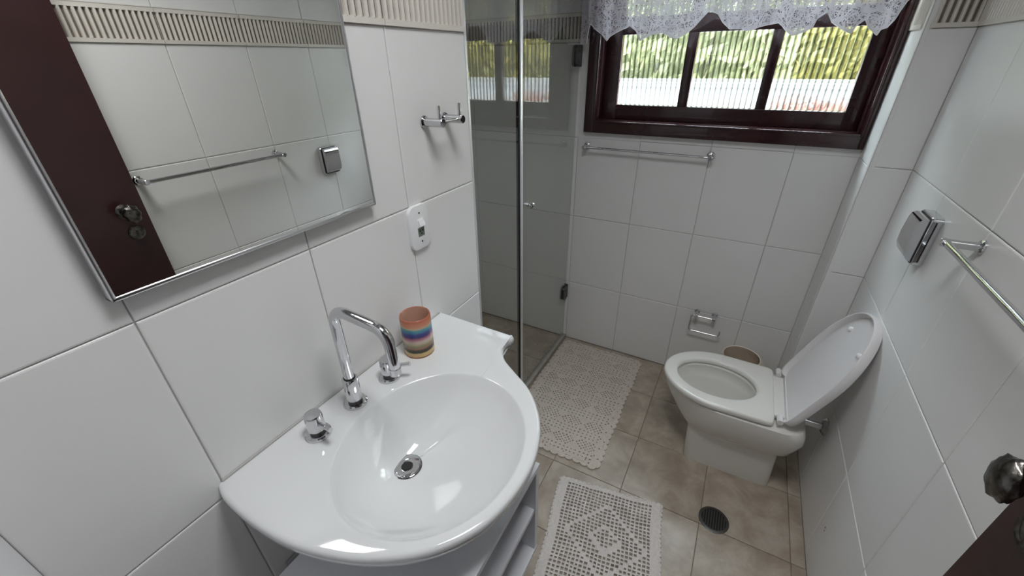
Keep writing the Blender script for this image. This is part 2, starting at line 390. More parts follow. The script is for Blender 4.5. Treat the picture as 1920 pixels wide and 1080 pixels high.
# ------------------------------------------------------------------ window
def frame_poly(b, x0, x1, z0, z1, w0, w1, wb_, wt, y0, y1, r=.004):
    b.rbox(x0, x0+w0, y0, y1, z0, z1, r); b.rbox(x1-w1, x1, y0, y1, z0, z1, r)
    b.rbox(x0+w0-.001, x1-w1+.001, y0, y1, z0, z0+wb_, r); b.rbox(x0+w0-.001, x1-w1+.001, y0, y1, z1-wt, z1, r)
wi = bpy.data.objects.new('window_1', None); COL.objects.link(wi); wi.location = (.58, D, 1.23); struct(wi, 'dark red-brown wooden window with reeded glass panes')
def wpart(b, name, mat, parent=wi, smooth=30):
    for v in b.v: v -= Vector((.58, D, 1.23))
    return b.build(name, mat, parent, smooth)
b = B(); frame_poly(b, .036, 1.1195, 1.229, 2.09, .047, .020, .052, .055, D-.026, D+.004, .003); wpart(b, 'casing', 'wood')
b = B(); frame_poly(b, .078, 1.104, 1.274, 2.05, .010, .008, .010, .01, D-.031, D+.01, .004); wpart(b, 'moulding', 'wood')
b = B(); frame_poly(b, .060, 1.10, 1.25, 2.05, .036, .012, .036, .03, D+.004, D+.108, .002); wpart(b, 'jamb', 'wood')
SX = [(.165, .432), (.473, .734), (.772, 1.036)]; SZ = [(1.349, 1.624), (1.69, 1.955)]
YS0, YS1 = D+.040, D+.078
b = B()
b.rbox(.096, .165, YS0, YS1, 1.286, 2.02, .003); b.rbox(1.036, 1.088, YS0, YS1, 1.286, 2.02, .003)
for z0, z1 in ((1.286, 1.349), (1.624, 1.69), (1.955, 2.02)): b.rbox(.164, 1.037, YS0+.0005, YS1, z0, z1, .003)
wpart(b, 'sash', 'wood')
for x0, x1 in ((.432, .473), (.734, .772)):
    for z0, z1 in SZ: wpart(B().rbox(x0, x1, YS0+.001, YS1, z0-.001, z1+.001, .003), 'mullion', 'wood')
def reed(x0, x1, z0, z1):
    n = 13; per = 8; p = (x1-x0)/n; front = []
    for i in range(n*per+1):
        t = i/per % 1; front.append((x0+(x1-x0)*i/(n*per), D+.056 - .0042*math.sin(PI*t)**.8))
    poly = front + [(x1, D+.061), (x0, D+.061)]
    return B().prism(poly, z0-.004, z1+.004, 'z')
for x0, x1 in SX:
    for z0, z1 in SZ:
        o = wpart(reed(x0-.003, x1+.003, z0, z1), 'pane', 'reeded_glass', smooth=50)
        at = o.data.attributes.new('groove_shade', 'FLOAT', 'POINT')
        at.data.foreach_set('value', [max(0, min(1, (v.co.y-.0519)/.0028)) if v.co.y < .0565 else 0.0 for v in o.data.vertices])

# ------------------------------------------------------------------ garden outside
def leafbox(name, mat, x0, x1, y0, y1, z0, z1, n, size, label, cat, core=True):
    e = empty(name, ((x0+x1)/2, (y0+y1)/2, z0), label, cat); o0 = e.location
    rnd = random.Random(hash(name) % 999 if False else len(name)*7+int(x0*10))
    b = B()
    for i in range(n):
        c = Vector((rnd.uniform(x0, x1), rnd.uniform(y0, y1), z0+(z1-z0)*rnd.random()**.8)) - o0
        a = Vector((rnd.gauss(0, 1), rnd.gauss(0, 1), rnd.gauss(0, 1))).normalized(); q = a.orthogonal().normalized(); w = a.cross(q)
        s = size*rnd.uniform(.6, 1.3); b.add([c-q*s, c+w*s*.45+a*s*.1, c+q*s, c-w*s*.45+a*s*.1], [(0, 1, 2, 3)])
    b.rbox(x0+.1-o0.x, x1-.1-o0.x, (y1-y0)*.1, (y1-y0)*.4, .3, z1-z0-.25, .05)
    f = b.build('foliage', mat, e); f['kind'] = 'stuff'
    st = B()
    k = max(2, int((x1-x0)/.5))
    for i in range(k):
        x = x0+(x1-x0)*(i+.5)/k-o0.x; st.tube([(x, 0, 0), (x+.05, .03, (z1-z0)*.5), (x-.02, .02, (z1-z0)*.9)], [.03, .022, .01], 8)
    st.build('trunk', 'wood', e)
    return e
G0 = -.25
struct(B().box(-8, 9, D+.12, 12, G0-.1, G0).build('ground', 'terrace'), 'pale paved terrace outside the window')
gw = B().rbox(-5, 6, 4.55, 4.72, G0, 1.32, .01).rbox(-5, 6, 4.52, 4.75, 1.32, 1.355, .008).build('garden_wall', 'garden_white'); tag(gw, 'low white garden wall outside the window', 'wall')
leafbox('hedge', 'leaf_green', -4.5, .95, 4.9, 5.7, G0, 3.4, 9000, .10, 'tall green hedge behind the white garden wall', 'hedge')
leafbox('shrub', 'leaf_yellow', 0.75, 4.6, 5.8, 6.5, G0, 3.1, 6000, .10, 'yellow-green shrub behind the white garden wall', 'shrub')
leafbox('flowering_bush', 'flower_red', .86, 1.55, 4.0, 4.45, G0, 1.23, 1700, .06, 'low reddish bush in front of the white garden wall', 'bush')

# ------------------------------------------------------------------ lace curtain
YCU = D-.062
hp = [(-0.0211, 1.5943), (-0.0038, 1.5939), (0.0351, 1.5929), (0.046, 1.6354), (0.053, 1.6637), (0.0809, 1.638), (0.1238, 1.6003), (0.1617, 1.6275), (0.2095, 1.6516), (0.2444, 1.632), (0.2686, 1.5962), (0.2881, 1.6085), (0.3117, 1.6187), (0.3481, 1.6229), (0.3814, 1.6056), (0.4064, 1.5995), (0.4267, 1.6078), (0.4441, 1.6195), (0.4634, 1.6395), (0.485, 1.664), (0.5046, 1.6863), (0.54, 1.6729), (0.56, 1.6472), (0.5861, 1.6262), (0.6293, 1.6229), (0.6463, 1.6173), (0.6816, 1.6274), (0.7184, 1.634), (0.7416, 1.6393), (0.7561, 1.6276), (0.7739, 1.6095), (0.7916, 1.5977), (0.8128, 1.6017), (0.8485, 1.6192), (0.8536, 1.6436), (0.8757, 1.6606), (0.8975, 1.6325), (0.9281, 1.6146), (0.9625, 1.5982), (0.9698, 1.6204), (0.9874, 1.6359), (1.0023, 1.6117), (1.0306, 1.5899), (1.0363, 1.606), (1.0537, 1.6112), (1.0675, 1.6337), (1.0726, 1.6532), (1.0816, 1.6832)]      # (x, z) of the scalloped hem
def hem_z(x):
    if x <= hp[0][0]: return hp[0][1]
    for (a, p), (c, q) in zip(hp, hp[1:]):
        if a <= x <= c: return p+(q-p)*(x-a)/max(1e-6, c-a)
    return hp[-1][1]
def curtain():
    e = empty('lace_curtain', (.55, YCU, 2.07), 'white floral lace valance with a scalloped hem over the window', 'curtain')
    nx, nz = 520, 26; x0, x1 = .004, 1.085; v = []; f = []; uv = []; hem = []
    s = 0; px = py = None
    for i in range(nx+1):
        t = i/nx; x = x0+(x1-x0)*t; zb = hem_z(x)
        ph = 2*PI*(x/.105 + .35*math.sin(9*x))
        for j in range(nz+1):
            w = j/nz; z = zb + (2.075-zb)*w; amp = .016*(1-.35*w)
            y = amp*math.sin(ph) + .004*math.sin(2.7*ph+1)
            v.append((x-.55, y, z-2.07))
            if j == 0:
                if px is not None: s += math.hypot(x-px, y-py)
                px, py = x, y
            uv.append((s, z)); hem.append(1.0 if (z-zb) < .0045 else 0.0)
    for i in range(nx):
        for j in range(nz):
            a = i*(nz+1)+j; f.append((a, a+nz+1, a+nz+2, a+1))
    # extra row close to the hem for the sewn edge
    me = bpy.data.meshes.new('cloth'); me.from_pydata(v, [], f)
    l = me.uv_layers.new(name='UVMap')
    for lp in me.loops: l.data[lp.index].uv = uv[lp.vertex_index]
    at = me.attributes.new('hem', 'FLOAT', 'POINT'); at.data.foreach_set('value', hem)
    for p in me.polygons: p.use_smooth = True
    obj('cloth', me, 'lace', e)
    b = B()
    pts = []
    for i in range(nx+1):
        q = v[i*(nz+1)]; pts.append(q)
    b.tube(pts, .0011, 5); b.build('hem_cord', 'plastic_white', e, 60)
    r = B().tube([(-.57, -.002, .012), (.56, -.002, .012)], .006); r.build('rod', 'aluminium', e, 40)
    for x in (-.555, .545): B().tube(fillet([(x, .004, .012), (x, .03, .012), (x, .036, .012)], .003), .004, 8).build('bracket', 'aluminium', e, 40)
curtain()

# ------------------------------------------------------------------ shower enclosure
XG = -.012
sh = empty('shower_screen', (XG, 1.36, 0), 'grey-tinted glass shower screen with a hinged door and chrome profile', 'shower screen')
def spart(b, name, mat, parent=sh, smooth=35, label=None):
    for v in b.v: v -= Vector((XG, 1.36, 0))
    o = b.build(name, mat, parent, smooth)
    if label: o['label'] = label
    return o
spart(B().rbox(-.030, .004, YE+.001, D-.001, 0, .020, .002), 'sill', 'stone_sill')
spart(B().rbox(XG-.004, XG+.004, YE+.012, 1.216, .021, 1.95, .0008, 1), 'fixed_panel', 'shower_glass')
do = spart(B().rbox(XG-.004, XG+.004, 1.243, D-.014, .026, 1.95, .0008, 1), 'glass_door', 'shower_glass')
spart(B().rbox(XG-.009, XG+.009, YE+.002, YE+.014, .021, 1.96, .0015), 'wall_profile', 'satin_metal')
spart(B().rbox(XG-.011, XG+.011, 1.223, 1.242, .021, 1.96, .003), 'upright_profile', 'satin_metal')
spart(B().rbox(XG-.007, XG+.007, 1.2165, 1.2228, .021, 1.955, .001), 'rubber_seal', 'black')
def hinge(z):
    b = B(); po = rrect(.052, .085, .02)
    for x0, x1 in ((XG+.0045, XG+.013), (XG-.013, XG-.0045)): b.prism([(D-.040+u, z+v) for u, v in po], x0, x1, 'x')
    b.rbox(XG-.012, XG+.012, D-.012, D-.0005, z-.043, z+.043, .003)
    for dz in (-.02, .02): b.lathe([(.005, 0), (.005, .002)], (XG+.013, D-.045, z+dz), (1, 0, 0), 12)
    return b
for z in (1.548, .335): spart(hinge(z), 'hinge', 'dark_metal', label='chrome glass hinge at the wall')
spart(B().lathe([(.008, 0), (.008, .010), (.0045, .012), (.0045, .018), (.011, .021), (.012, .030), (.009, .034)], (XG+.0045, 1.287, 1.008), (1, 0, 0), 20), 'door_knob', 'chrome')

# ------------------------------------------------------------------ mirror
mi = empty('wall_mirror', (0, .212, 1.25), 'rectangular mirror with a thin silver frame above the washbasin', 'mirror')
MY0, MY1, MZ0, MZ1 = -.036, .4605, 1.2465, 1.95
def mpart(b, name, mat, smooth=35):
    for v in b.v: v -= Vector((0, .212, 1.25))
    return b.build(name, mat, mi, smooth)
b = B(); fw = .007
b.rbox(.001, .0215, MY0, MY0+fw, MZ0, MZ1, .0025, 3); b.rbox(.001, .0215, MY1-fw, MY1, MZ0, MZ1, .0025, 3)
b.rbox(.001, .0215, MY0, MY1, MZ0, MZ0+fw, .0025, 3); b.rbox(.001, .0215, MY0, MY1, MZ1-fw, MZ1, .0025, 3)
mpart(b, 'frame', 'aluminium')
mpart(B().box(.002, .0197, MY0+.005, MY1-.005, MZ0+.005, MZ1-.005), 'mirror_glass', 'mirror_glass', None)

# ------------------------------------------------------------------ washbasin
ZT = .835
OUT = [(.0005, -.030), (.035, -.039), (.114, -.043), (.198, -.038), (.272, -.022), (.342, .004), (.401, .039), (.446, .080), (.484, .137), (.503, .199), (.509, .264),
       (.503, .323), (.481, .389), (.446, .443), (.400, .489), (.343, .525), (.296, .557), (.270, .594), (.262, .625), (.268, .648), (.256, .660), (.13, .663), (.0005, .667)]
def catmull(P, k):
    out = []
    for i in range(len(P)-1):
        p0, p1, p2, p3 = P[max(i-1, 0)], P[i], P[i+1], P[min(i+2, len(P)-1)]
        for j in range(k):
            t = j/k
            out.append(tuple(.5*(2*p1[m]+(p2[m]-p0[m])*t+(2*p0[m]-5*p1[m]+4*p2[m]-p3[m])*t*t+(3*p1[m]-p0[m]-3*p2[m]+p3[m])*t**3) for m in (0, 1)))
    return out + [P[-1]]
ol = catmull(OUT, 8) + [(.0005, .667-.697*i/40) for i in range(1, 40)]
ol = [(max(.0005, x), y) for x, y in ol]
BC, BA, BB = (.296, .249), .187, .213; DC = (.213, .238); BD = .124
ba = empty('washbasin', (0, .31, ZT), 'white ceramic washbasin with an oval bowl and flat deck', 'washbasin')
def ring_out(inset, z):
    r = []
    n = len(ol)
    for i, (x, y) in enumerate(ol):
        a, c = ol[(i-1) % n], ol[(i+1) % n]; tx, ty = c[0]-a[0], c[1]-a[1]; l = math.hypot(tx, ty) or 1
        nx, ny = -ty/l, tx/l                    # inward for counter-clockwise order
        if x < .001: r.append((x, min(max(y, ol[-1][1] if False else -.03+inset), .667-inset), z)); continue
        r.append((max(.0005, x+nx*inset), y+ny*inset, z))
    return r
def ring_bowl(rho, z, grow=0):
    cx, cy = BC[0]+(DC[0]-BC[0])*max(0, 1-rho)**1.15, BC[1]+(DC[1]-BC[1])*max(0, 1-rho)**1.15
    r = []
    for x, y in ol:
        a = math.atan2((y-BC[1])/BB, (x-BC[0])/BA)
        r.append((cx+(BA*rho+grow)*math.cos(a), cy+(BB*rho+grow)*math.sin(a), z))
    return r
def blend(A, Bq, t, z): return [(p[0]+(q[0]-p[0])*t, p[1]+(q[1]-p[1])*t, z) for p, q in zip(A, Bq)]
rho_d = .185
rings = []
under = lambda rho: ring_bowl(rho, ZT-.014-BD*(1-rho*rho)**.85, .012)
rings.append(under(.2))
for rho in (.35, .5, .65, .8): rings.append(under(rho))
o_in = ring_out(.022, ZT-.036)
rings.append(blend(o_in, ring_bowl(.95, 0), .45, ZT-.046)); rings.append(o_in); rings.append(ring_out(.008, ZT-.032)); rings.append(ring_out(.001, ZT-.024)); rings.append(ring_out(0, ZT-.014))
for a in (.25, .5, .75, 1): rings.append(ring_out(.010*(1-math.cos(a*PI/2)), ZT-.010+.010*math.sin(a*PI/2)))
deck0 = ring_out(.012, ZT); lip = ring_bowl(1.03, ZT)
rings.append(blend(deck0, lip, .5, ZT-.0005)); rings.append(lip); rings.append(ring_bowl(1.012, ZT-.0008))
for i in range(19):
    rho = 1 - (1-rho_d)*(i/18)
    rings.append(ring_bowl(rho, ZT-.003-BD*(1-rho*rho)**.85))
b = B().loft(rings, True, True)
for v in b.v: v -= Vector((0, .31, ZT))
b.build('basin_body', 'porcelain', ba, 50)
zd = ZT-.003-BD*(1-rho_d**2)**.85
b = B().lathe([(.0325, -.002), (.0325, .0018), (.0305, .0028), (.0135, .0012), (.0115, -.001)], (DC[0], DC[1]-.31, zd-ZT+.0005), (0, 0, 1), 32); dr = b.build('drain_ring', 'chrome', ba, 40)
B().lathe([(.0115, 0), (.0115, .0006)], (DC[0], DC[1]-.31, zd-ZT+.0012), (0, 0, 1), 24).build('drain_hole', 'black', dr)
B().lathe([(.0345, 0), (.0345, .0006)], (DC[0], DC[1]-.31, zd-ZT-.0004), (0, 0, 1), 32).build('drain_seal', 'dark_metal', dr)
B().box(0.0005, .004, -.33, .345, -.004, .004).build('sealant', 'grout', ba)

# taps
fa = empty('faucet', (.068, .250, ZT), 'tall chrome gooseneck faucet on the washbasin deck', 'faucet')
B().lathe([(.0265, 0), (.0265, .006), (.024, .009), (.0155, .0095)], n=32).build('base_ring', 'chrome', fa, 35)
B().lathe([(.0174, .0165), (.0174, .074), (.0160, .0765), (.0118, .077)], n=28).build('collar', 'chrome', fa, 35)
path = fillet([(0, 0, .07), (0, 0, .262), (.150, 0, .250), (.153, 0, .165)], .042, 10)
B().lathe([(.0158, .009), (.0158, .017)], n=24).build('neck', 'dark_metal', fa, 35)
B().lathe([(.0132, .0765), (.0132, .0785)], n=24).build('seal', 'black', fa, 35)
sp = B().tube(path, .0116, 20).build('spout', 'chrome', fa, 40)
B().lathe([(.0126, 0), (.0126, .016), (.010, .0165)], (.153, 0, .166), (0, 0, -1), 20).build('aerator', 'chrome', sp, 35)
def valve(x, y, ang, label):
    v = empty('tap_handle', (x, y, ZT), label, 'tap', ang)
    B().lathe([(.0265, 0), (.0265, .006), (.024, .009), (.017, .0095)], n=32).build('base_ring', 'chrome', v, 35)
    B().lathe([(.0165, .0165), (.0182, .0185), (.0182, .054), (.0165, .058), (.001, .0595)], n=28).build('knob', 'chrome', v, 35)
    B().lathe([(.0160, .009), (.0160, .0175)], n=24).build('neck', 'dark_metal', v, 35)
    b = B().tube([(.012, 0, .036), (.034, 0, .041), (.058, 0, .046)], [.0056, .005, .005], 12); b.build('lever', 'chrome', v, 35)
valve(.068, .146, math.radians(-5), 'chrome tap handle left of the faucet, nearest the mirror corner')
valve(.076, .354, math.radians(25), 'chrome tap handle right of the faucet, beside the striped cup')

cu = empty('cup', (.070, .478, ZT), 'striped multicoloured ceramic cup standing on the washbasin', 'cup')
rr = .0405
B().lathe([(rr-.003, 0), (rr, .003), (rr+.0005, .055), (rr, .113), (rr-.001, .117), (rr-.0025, .118), (rr-.004, .116)], n=48, cap1=False).build('body', 'cup_stripes', cu, 40)
B().lathe([(rr-.004, .116), (rr-.0045, .09), (rr-.0045, .008), (.001, .006)], n=48, cap0=False).build('inside', 'cup_inside', cu, 40)

# ------------------------------------------------------------------ vanity cabinet
CX0, CX1, CY0, CY1, CZ0, CZ1 = .146, .474, -.105, .406, .335, .690
va = empty('vanity_cabinet', (.31, .15, CZ0), 'white open-shelf cabinet under the washbasin', 'cabinet')
def vpart(b, name, mat='laminate', smooth=None):
    for v in b.v: v -= Vector((.31, .15, CZ0))
    return b.build(name, mat, va, smooth)
t = .016
vpart(B().rbox(CX0, CX1, CY0, CY1, CZ1-t, CZ1, .0008, 1), 'top_panel')
vpart(B().rbox(CX0, CX1, CY0, CY1, CZ0, CZ0+t, .0008, 1), 'bottom_panel')
for y in (CY0, CY1-t): vpart(B().rbox(CX0, CX1-.001, y, y+t, CZ0+t, CZ1-t, .0008, 1), 'side_panel')
vpart(B().box(CX0, CX0+.006, CY0+t, CY1-t, CZ0+t, CZ1-t), 'back_panel')
vpart(B().rbox(CX0+.006, CX1-.004, CY0+t, CY1-t, .513, .513+t, .0008, 1), 'shelf')
for y in (.02, .30): vpart(B().rbox(.001, CX0, y, y+.03, .40, .44, .002).rbox(.001, .006, y-.01, y+.04, .38, .50, .001), 'wall_bracket', 'aluminium')

# ------------------------------------------------------------------ toilet
TY, SZT = 1.318, .400
to = empty('toilet', (.90, TY, 0), 'white ceramic toilet standing open below the window', 'toilet')
NT = 72
def dring(xf, xr, hw, z, e_rear=5.0, xm=None, hr=None, ef=2.0):     # D-shaped ring: rounded front, squarer rear
    xm = xm if xm is not None else xf+(xr-xf)*.52; r = []
    for i in range(NT):
        a = 2*PI*i/NT; c, s = math.cos(a), math.sin(a)
        if c < 0: x = xm-(xm-xf)*abs(c)**(2/ef); y = hw*math.copysign(abs(s)**(2/ef), s)
        else:
            x = xm+(xr-xm)*abs(c)**(2/e_rear)*(1 if c > 0 else -1); y = hw*math.copysign(abs(s)**(2/e_rear), s)
            k = (x-xm)/(xr-xm); y *= 1+((hr or hw)/hw-1)*k
        r.append((x-.90, y, z))
    return r
def ell(cx, a, b_, z): return [(cx+a*math.cos(2*PI*i/NT)-.90, b_*math.sin(2*PI*i/NT), z) for i in range(NT)]
def bring(x0, x1, hw, z, e=9):
    r = []
    for i in range(NT):
        a = 2*PI*i/NT; c, s = math.cos(a), math.sin(a)
        r.append(((x0+x1)/2-.90+(x1-x0)/2*math.copysign(abs(c)**(2/e), c), hw*math.copysign(abs(s)**(2/e), s), z))
    return r
HC, HA, HB = .842, .146, .108          # seat opening
rings = [bring(.795, 1.126, .092, 0), bring(.793, 1.126, .093, .004), bring(.782, 1.118, .096, .165, 8), dring(.774, 1.120, .100, .188, 7, ef=6), dring(.762, 1.130, .112, .198, 6, ef=4.5), dring(.738, 1.146, .132, .220, 6, ef=3.0),
         dring(.705, 1.158, .148, .262, 6, ef=2.5), dring(.668, 1.166, .165, .310, 7), dring(.652, 1.160, .171, .345, 7), dring(.648, 1.150, .172, .368, 7), dring(.654, 1.145, .167, .373, 7),
         ell(HC, HA+.008, HB+.008, .373), ell(HC, HA+.002, HB+.002, .366), ell(HC+.004, HA+.006, HB+.010, .335), ell(HC+.006, HA-.004, HB, .318), ell(HC+.006, HA-.008, HB-.006, .30), ell(HC+.01, HA-.028, HB-.022, .22), ell(HC+.02, .085, .06, .155), ell(HC+.03, .055, .04, .13)]
B().loft(rings).build('bowl', 'toilet_white', to, 45)
B().loft([ell(HC+.018, .093, .067, .170), ell(HC+.018, .093, .067, .1715)]).build('water', 'water', to)
# seat
def seat_ring(inset, z): return dring(.641+inset, 1.048-inset, .174-inset, z, 16, .86, .170-inset)
def hole_ring(grow, z): return ell(HC, HA-grow, HB-grow, z)
z0, z1 = SZT-.023, SZT
sr = [hole_ring(-.004, z0), seat_ring(.004, z0), seat_ring(0, z0+.005), seat_ring(0, z1-.008), seat_ring(.003, z1-.002), seat_ring(.008, z1), seat_ring(.016, z1+.0005),
      hole_ring(-.014, z1-.0005), hole_ring(-.006, z1-.003), hole_ring(-.001, z1-.009), hole_ring(0, z0+.006), hole_ring(-.004, z0)]
se = B().loft(sr, False, False)
se = se.build('seat', 'seat_plastic', to, 45)
B().rbox(1.044-.90, 1.080-.90, -.120, .120, z0+.006, z1, .004, 3).build('seat_tab', 'seat_plastic', se, 40)
# lid, opened against the wall
LA = math.radians(111); HX, HZ = 1.066, .398
def lring(inset, z): return [(x+.90-HX+.004, y, max(z, .017) if x+.90 > 1.052 and abs(y) < .150 else z) for x, y, _ in dring(.632+inset, 1.064-inset, .178-inset, 0, 9, .86, .174-inset)]
lr = [lring(.011, .020), lring(.009, .003), lring(.006, 0), lring(.002, 0), lring(0, .004), lring(.001, .022), lring(.006, .030), lring(.02, .034), lring(.06, .036)]
MX = Matrix.Translation((HX-.90, 0, HZ)) @ Matrix.Rotation(LA, 4, 'Y')
bl = B(); n = NT
bl.loft(lr, True, True)
for v in bl.v: v.xyz = MX @ v
li = bl.build('lid', 'lid_plastic', to, 40)
for y in (-.085, .085):
    b = B().lathe([(.009, 0), (.008, .008), (.005, .0105), (.0005, .011)], (-.330, y, .0205), (0, 0, -1), 16)
    for v in b.v: v.xyz = MX @ v
    b.build('bumper', 'plastic_white', li, 50)
for y in (-.142, .142): B().tube([(HX-.905, y-.018, .404), (HX-.905, y+.018, .404)], .010, 14).build('hinge', 'dark_metal' if False else 'lid_plastic', to, 40)
pi_ = empty('flush_pipe', (W, 1.335, .305), 'chrome flush pipe joining the toilet to the wall', 'pipe')
B().tube([(-.072, 0, 0), (-.004, 0, 0)], .017, 22).build('tube', 'chrome', pi_, 40)
B().lathe([(.034, 0), (.034, .004), (.026, .012), (.019, .016)], (-.0005, 0, 0), (-1, 0, 0), 28).build('flange', 'chrome', pi_, 35)

# waste bin behind the toilet
bi = empty('waste_bin', (.968, 1.668, 0), 'cream plastic waste bin behind the toilet', 'bin')
def cring(cx, r, z, n=48): return [(cx+r*math.cos(2*PI*i/n), r*math.sin(2*PI*i/n), z) for i in range(n)]
B().loft([cring(0, .078, 0), cring(0, .082, .004), cring(0, .102, .200), cring(-.002, .104, .225), cring(-.026, .0835, .296), cring(-.027, .081, .300), cring(-.027, .077, .298)], True, False).build('body', 'bin_plastic', bi, 40)
B().loft([cring(-.027, .077, .298), cring(-.024, .080, .28), cring(-.002, .098, .23), cring(0, .078, .010)], False, True).build('inside', 'bin_inside', bi, 40)

# ------------------------------------------------------------------ wall fittings
def post(b, c, n, l, r=.0095, rf=.017):
    b.lathe([(rf, 0), (rf, .004), (rf-.003, .007), (r+.001, .008)], c, n, 24)
    b.lathe([(r, .006), (r, l), (r-.0015, l+.0015)], c, n, 22)
def towel_bar(name, c0, c1, n, l, rb, label, cat='towel bar'):
    n = Vector(n); c0, c1 = Vector(c0), Vector(c1); e = empty(name, c0, label, cat)
    for c in (c0, c1):
        b = B(); post(b, c-c0, n, l); b.build('post', 'chrome', e, 35)
    k = n*(l-.010); d = (c1-c0).normalized()
    B().tube([k-d*.012, c1-c0+k+d*.012], rb, 16).build('bar', 'chrome', e, 40)
    return e
towel_bar('towel_bar', (.054, D, 1.163), (.614, D, 1.161), (0, -1, 0), .052, .0052, 'slim chrome towel bar on the back wall below the window')
towel_bar('towel_bar', (W, 1.020, 1.163), (W, .470, 1.163), (-1, 0, 0), .070, .0075, 'chrome towel bar on the right wall beside the dark door')
hk = empty('robe_hook', (0, .683, 1.398), 'chrome double robe hook on the wall beside the shower', 'hook')
for y in (0, .086):
    b = B(); b.lathe([(.0155, 0), (.0155, .004), (.0125, .007)], (0, y, 0), (1, 0, 0), 24); b.lathe([(.0105, .005), (.0105, .061), (.0092, .0625)], (0, y, 0), (1, 0, 0), 22); b.build('peg', 'chrome', hk, 35)
    B().lathe([(.0042, 0), (.0046, .030), (.0040, .032)], (.051, y, .008), (0, 0, 1), 14).build('pin', 'chrome', hk, 35)
B().tube([(.048, .008, .001), (.048, .078, .001)], .0042, 12).build('crossbar', 'chrome', hk, 40)

ph = empty('paper_holder', (.748, D, .394), 'empty chrome toilet paper holder on the back wall', 'paper holder')
for x in (-.040, .042):
    b = B(); post(b, (x, 0, 0), (0, -1, 0), .052, .0085, .0135); b.build('post', 'chrome', ph, 35)
B().tube(fillet([(.045, -.044, -.002), (-.062, -.044, -.002), (-.062, -.044, -.092), (.082, -.044, -.092), (.082, -.044, -.062)], .012, 6), .0036, 12).build('wire_loop', 'chrome', ph, 40)

sw = empty('light_switch', (0, .609, 1.140), 'white light switch and socket plate on the tiled wall', 'switch')
po = rrect(.079, .124, .024)
def yz(po, x): return [(x, u, v) for u, v in po]
B().loft([yz(po, .0005), yz(po, .008), yz(rrect(.077, .122, .023), .0105), yz(rrect(.072, .117, .021), .0112)]).build('plate', 'plastic_white', sw, 35)
B().rbox(.011, .0128, -.0125, .0125, .000, .024, .0006).build('switch_bezel', 'plastic_white', sw)
ro = B().add([(.0125, -.0105, .002), (.0125, .0105, .002), (.0125, .0105, .022), (.0125, -.0105, .022), (.0215, -.0105, .006), (.0215, .0105, .006), (.0150, .0105, .022), (.0150, -.0105, .022)],
             [(0, 1, 2, 3), (4, 5, 6, 7), (0, 1, 5, 4), (1, 2, 6, 5), (2, 3, 7, 6), (3, 0, 4, 7)]).build('rocker', 'plastic_white', sw)
B().rbox(.0108, .0122, -.0125, .0125, -.025, -.001, .0006).build('socket', 'hole_green', sw)
for u, v in ((-.006, -.009), (.006, -.009), (0, -.017)): B().lathe([(.0025, 0), (.0025, .0006)], (.0122, u, v), (1, 0, 0), 10).build('socket_hole', 'black', sw)
for v in (.040, -.040): B().lathe([(.0028, 0), (.0028, .0006)], (.0111, 0, v), (1, 0, 0), 12).build('screw', 'black', sw)

oc = empty('outlet_cover', (W, 1.297, 1.085), 'chrome hinged outlet cover on the right wall above the toilet', 'outlet cover')
po = rrect(.100, .138, .012)
def xr(po, n, dv=0): return [(-n, u, v+dv) for u, v in po]
B().loft([xr(po, .0005), xr(po, .022), xr(rrect(.096, .134, .011), .025)]).build('housing', 'chrome', oc, 35)
fp = []
prof = [(.062, .0268), (.061, .038), (.056, .045), (.046, .048), (.0, .051), (-.030, .050), (-.046, .045), (-.056, .037), (-.061, .0268)]
b = B(); b.loft([[(-n, y, v) for v, n in prof] for y in (-.043, -.040, .040, .043)]); b.build('flap', 'chrome', oc, 50)
B().loft([xr(rrect(.093, .130, .010), .0245), xr(rrect(.093, .130, .010), .0268)]).build('gasket', 'black', oc)

# floor drain
fd = empty('floor_drain', (.946, .981, 0), 'round dark metal floor drain grate set in the beige tiles', 'drain')
B().lathe([(.053, 0), (.053, .0025), (.050, .004), (.043, .004), (.043, .001)], n=48, cap1=False).build('rim', 'dark_metal', fd, 35)
B().lathe([(.0435, 0), (.0435, .0006)], n=40).build('well', 'black', fd)
for i in range(9):
    x = -.036+.009*i; h = math.sqrt(.0425**2-x*x)
    B().rbox(x-.0022, x+.0022, -h, h, .0006, .0036, .0006, 1).build('slat', 'dark_metal', fd)

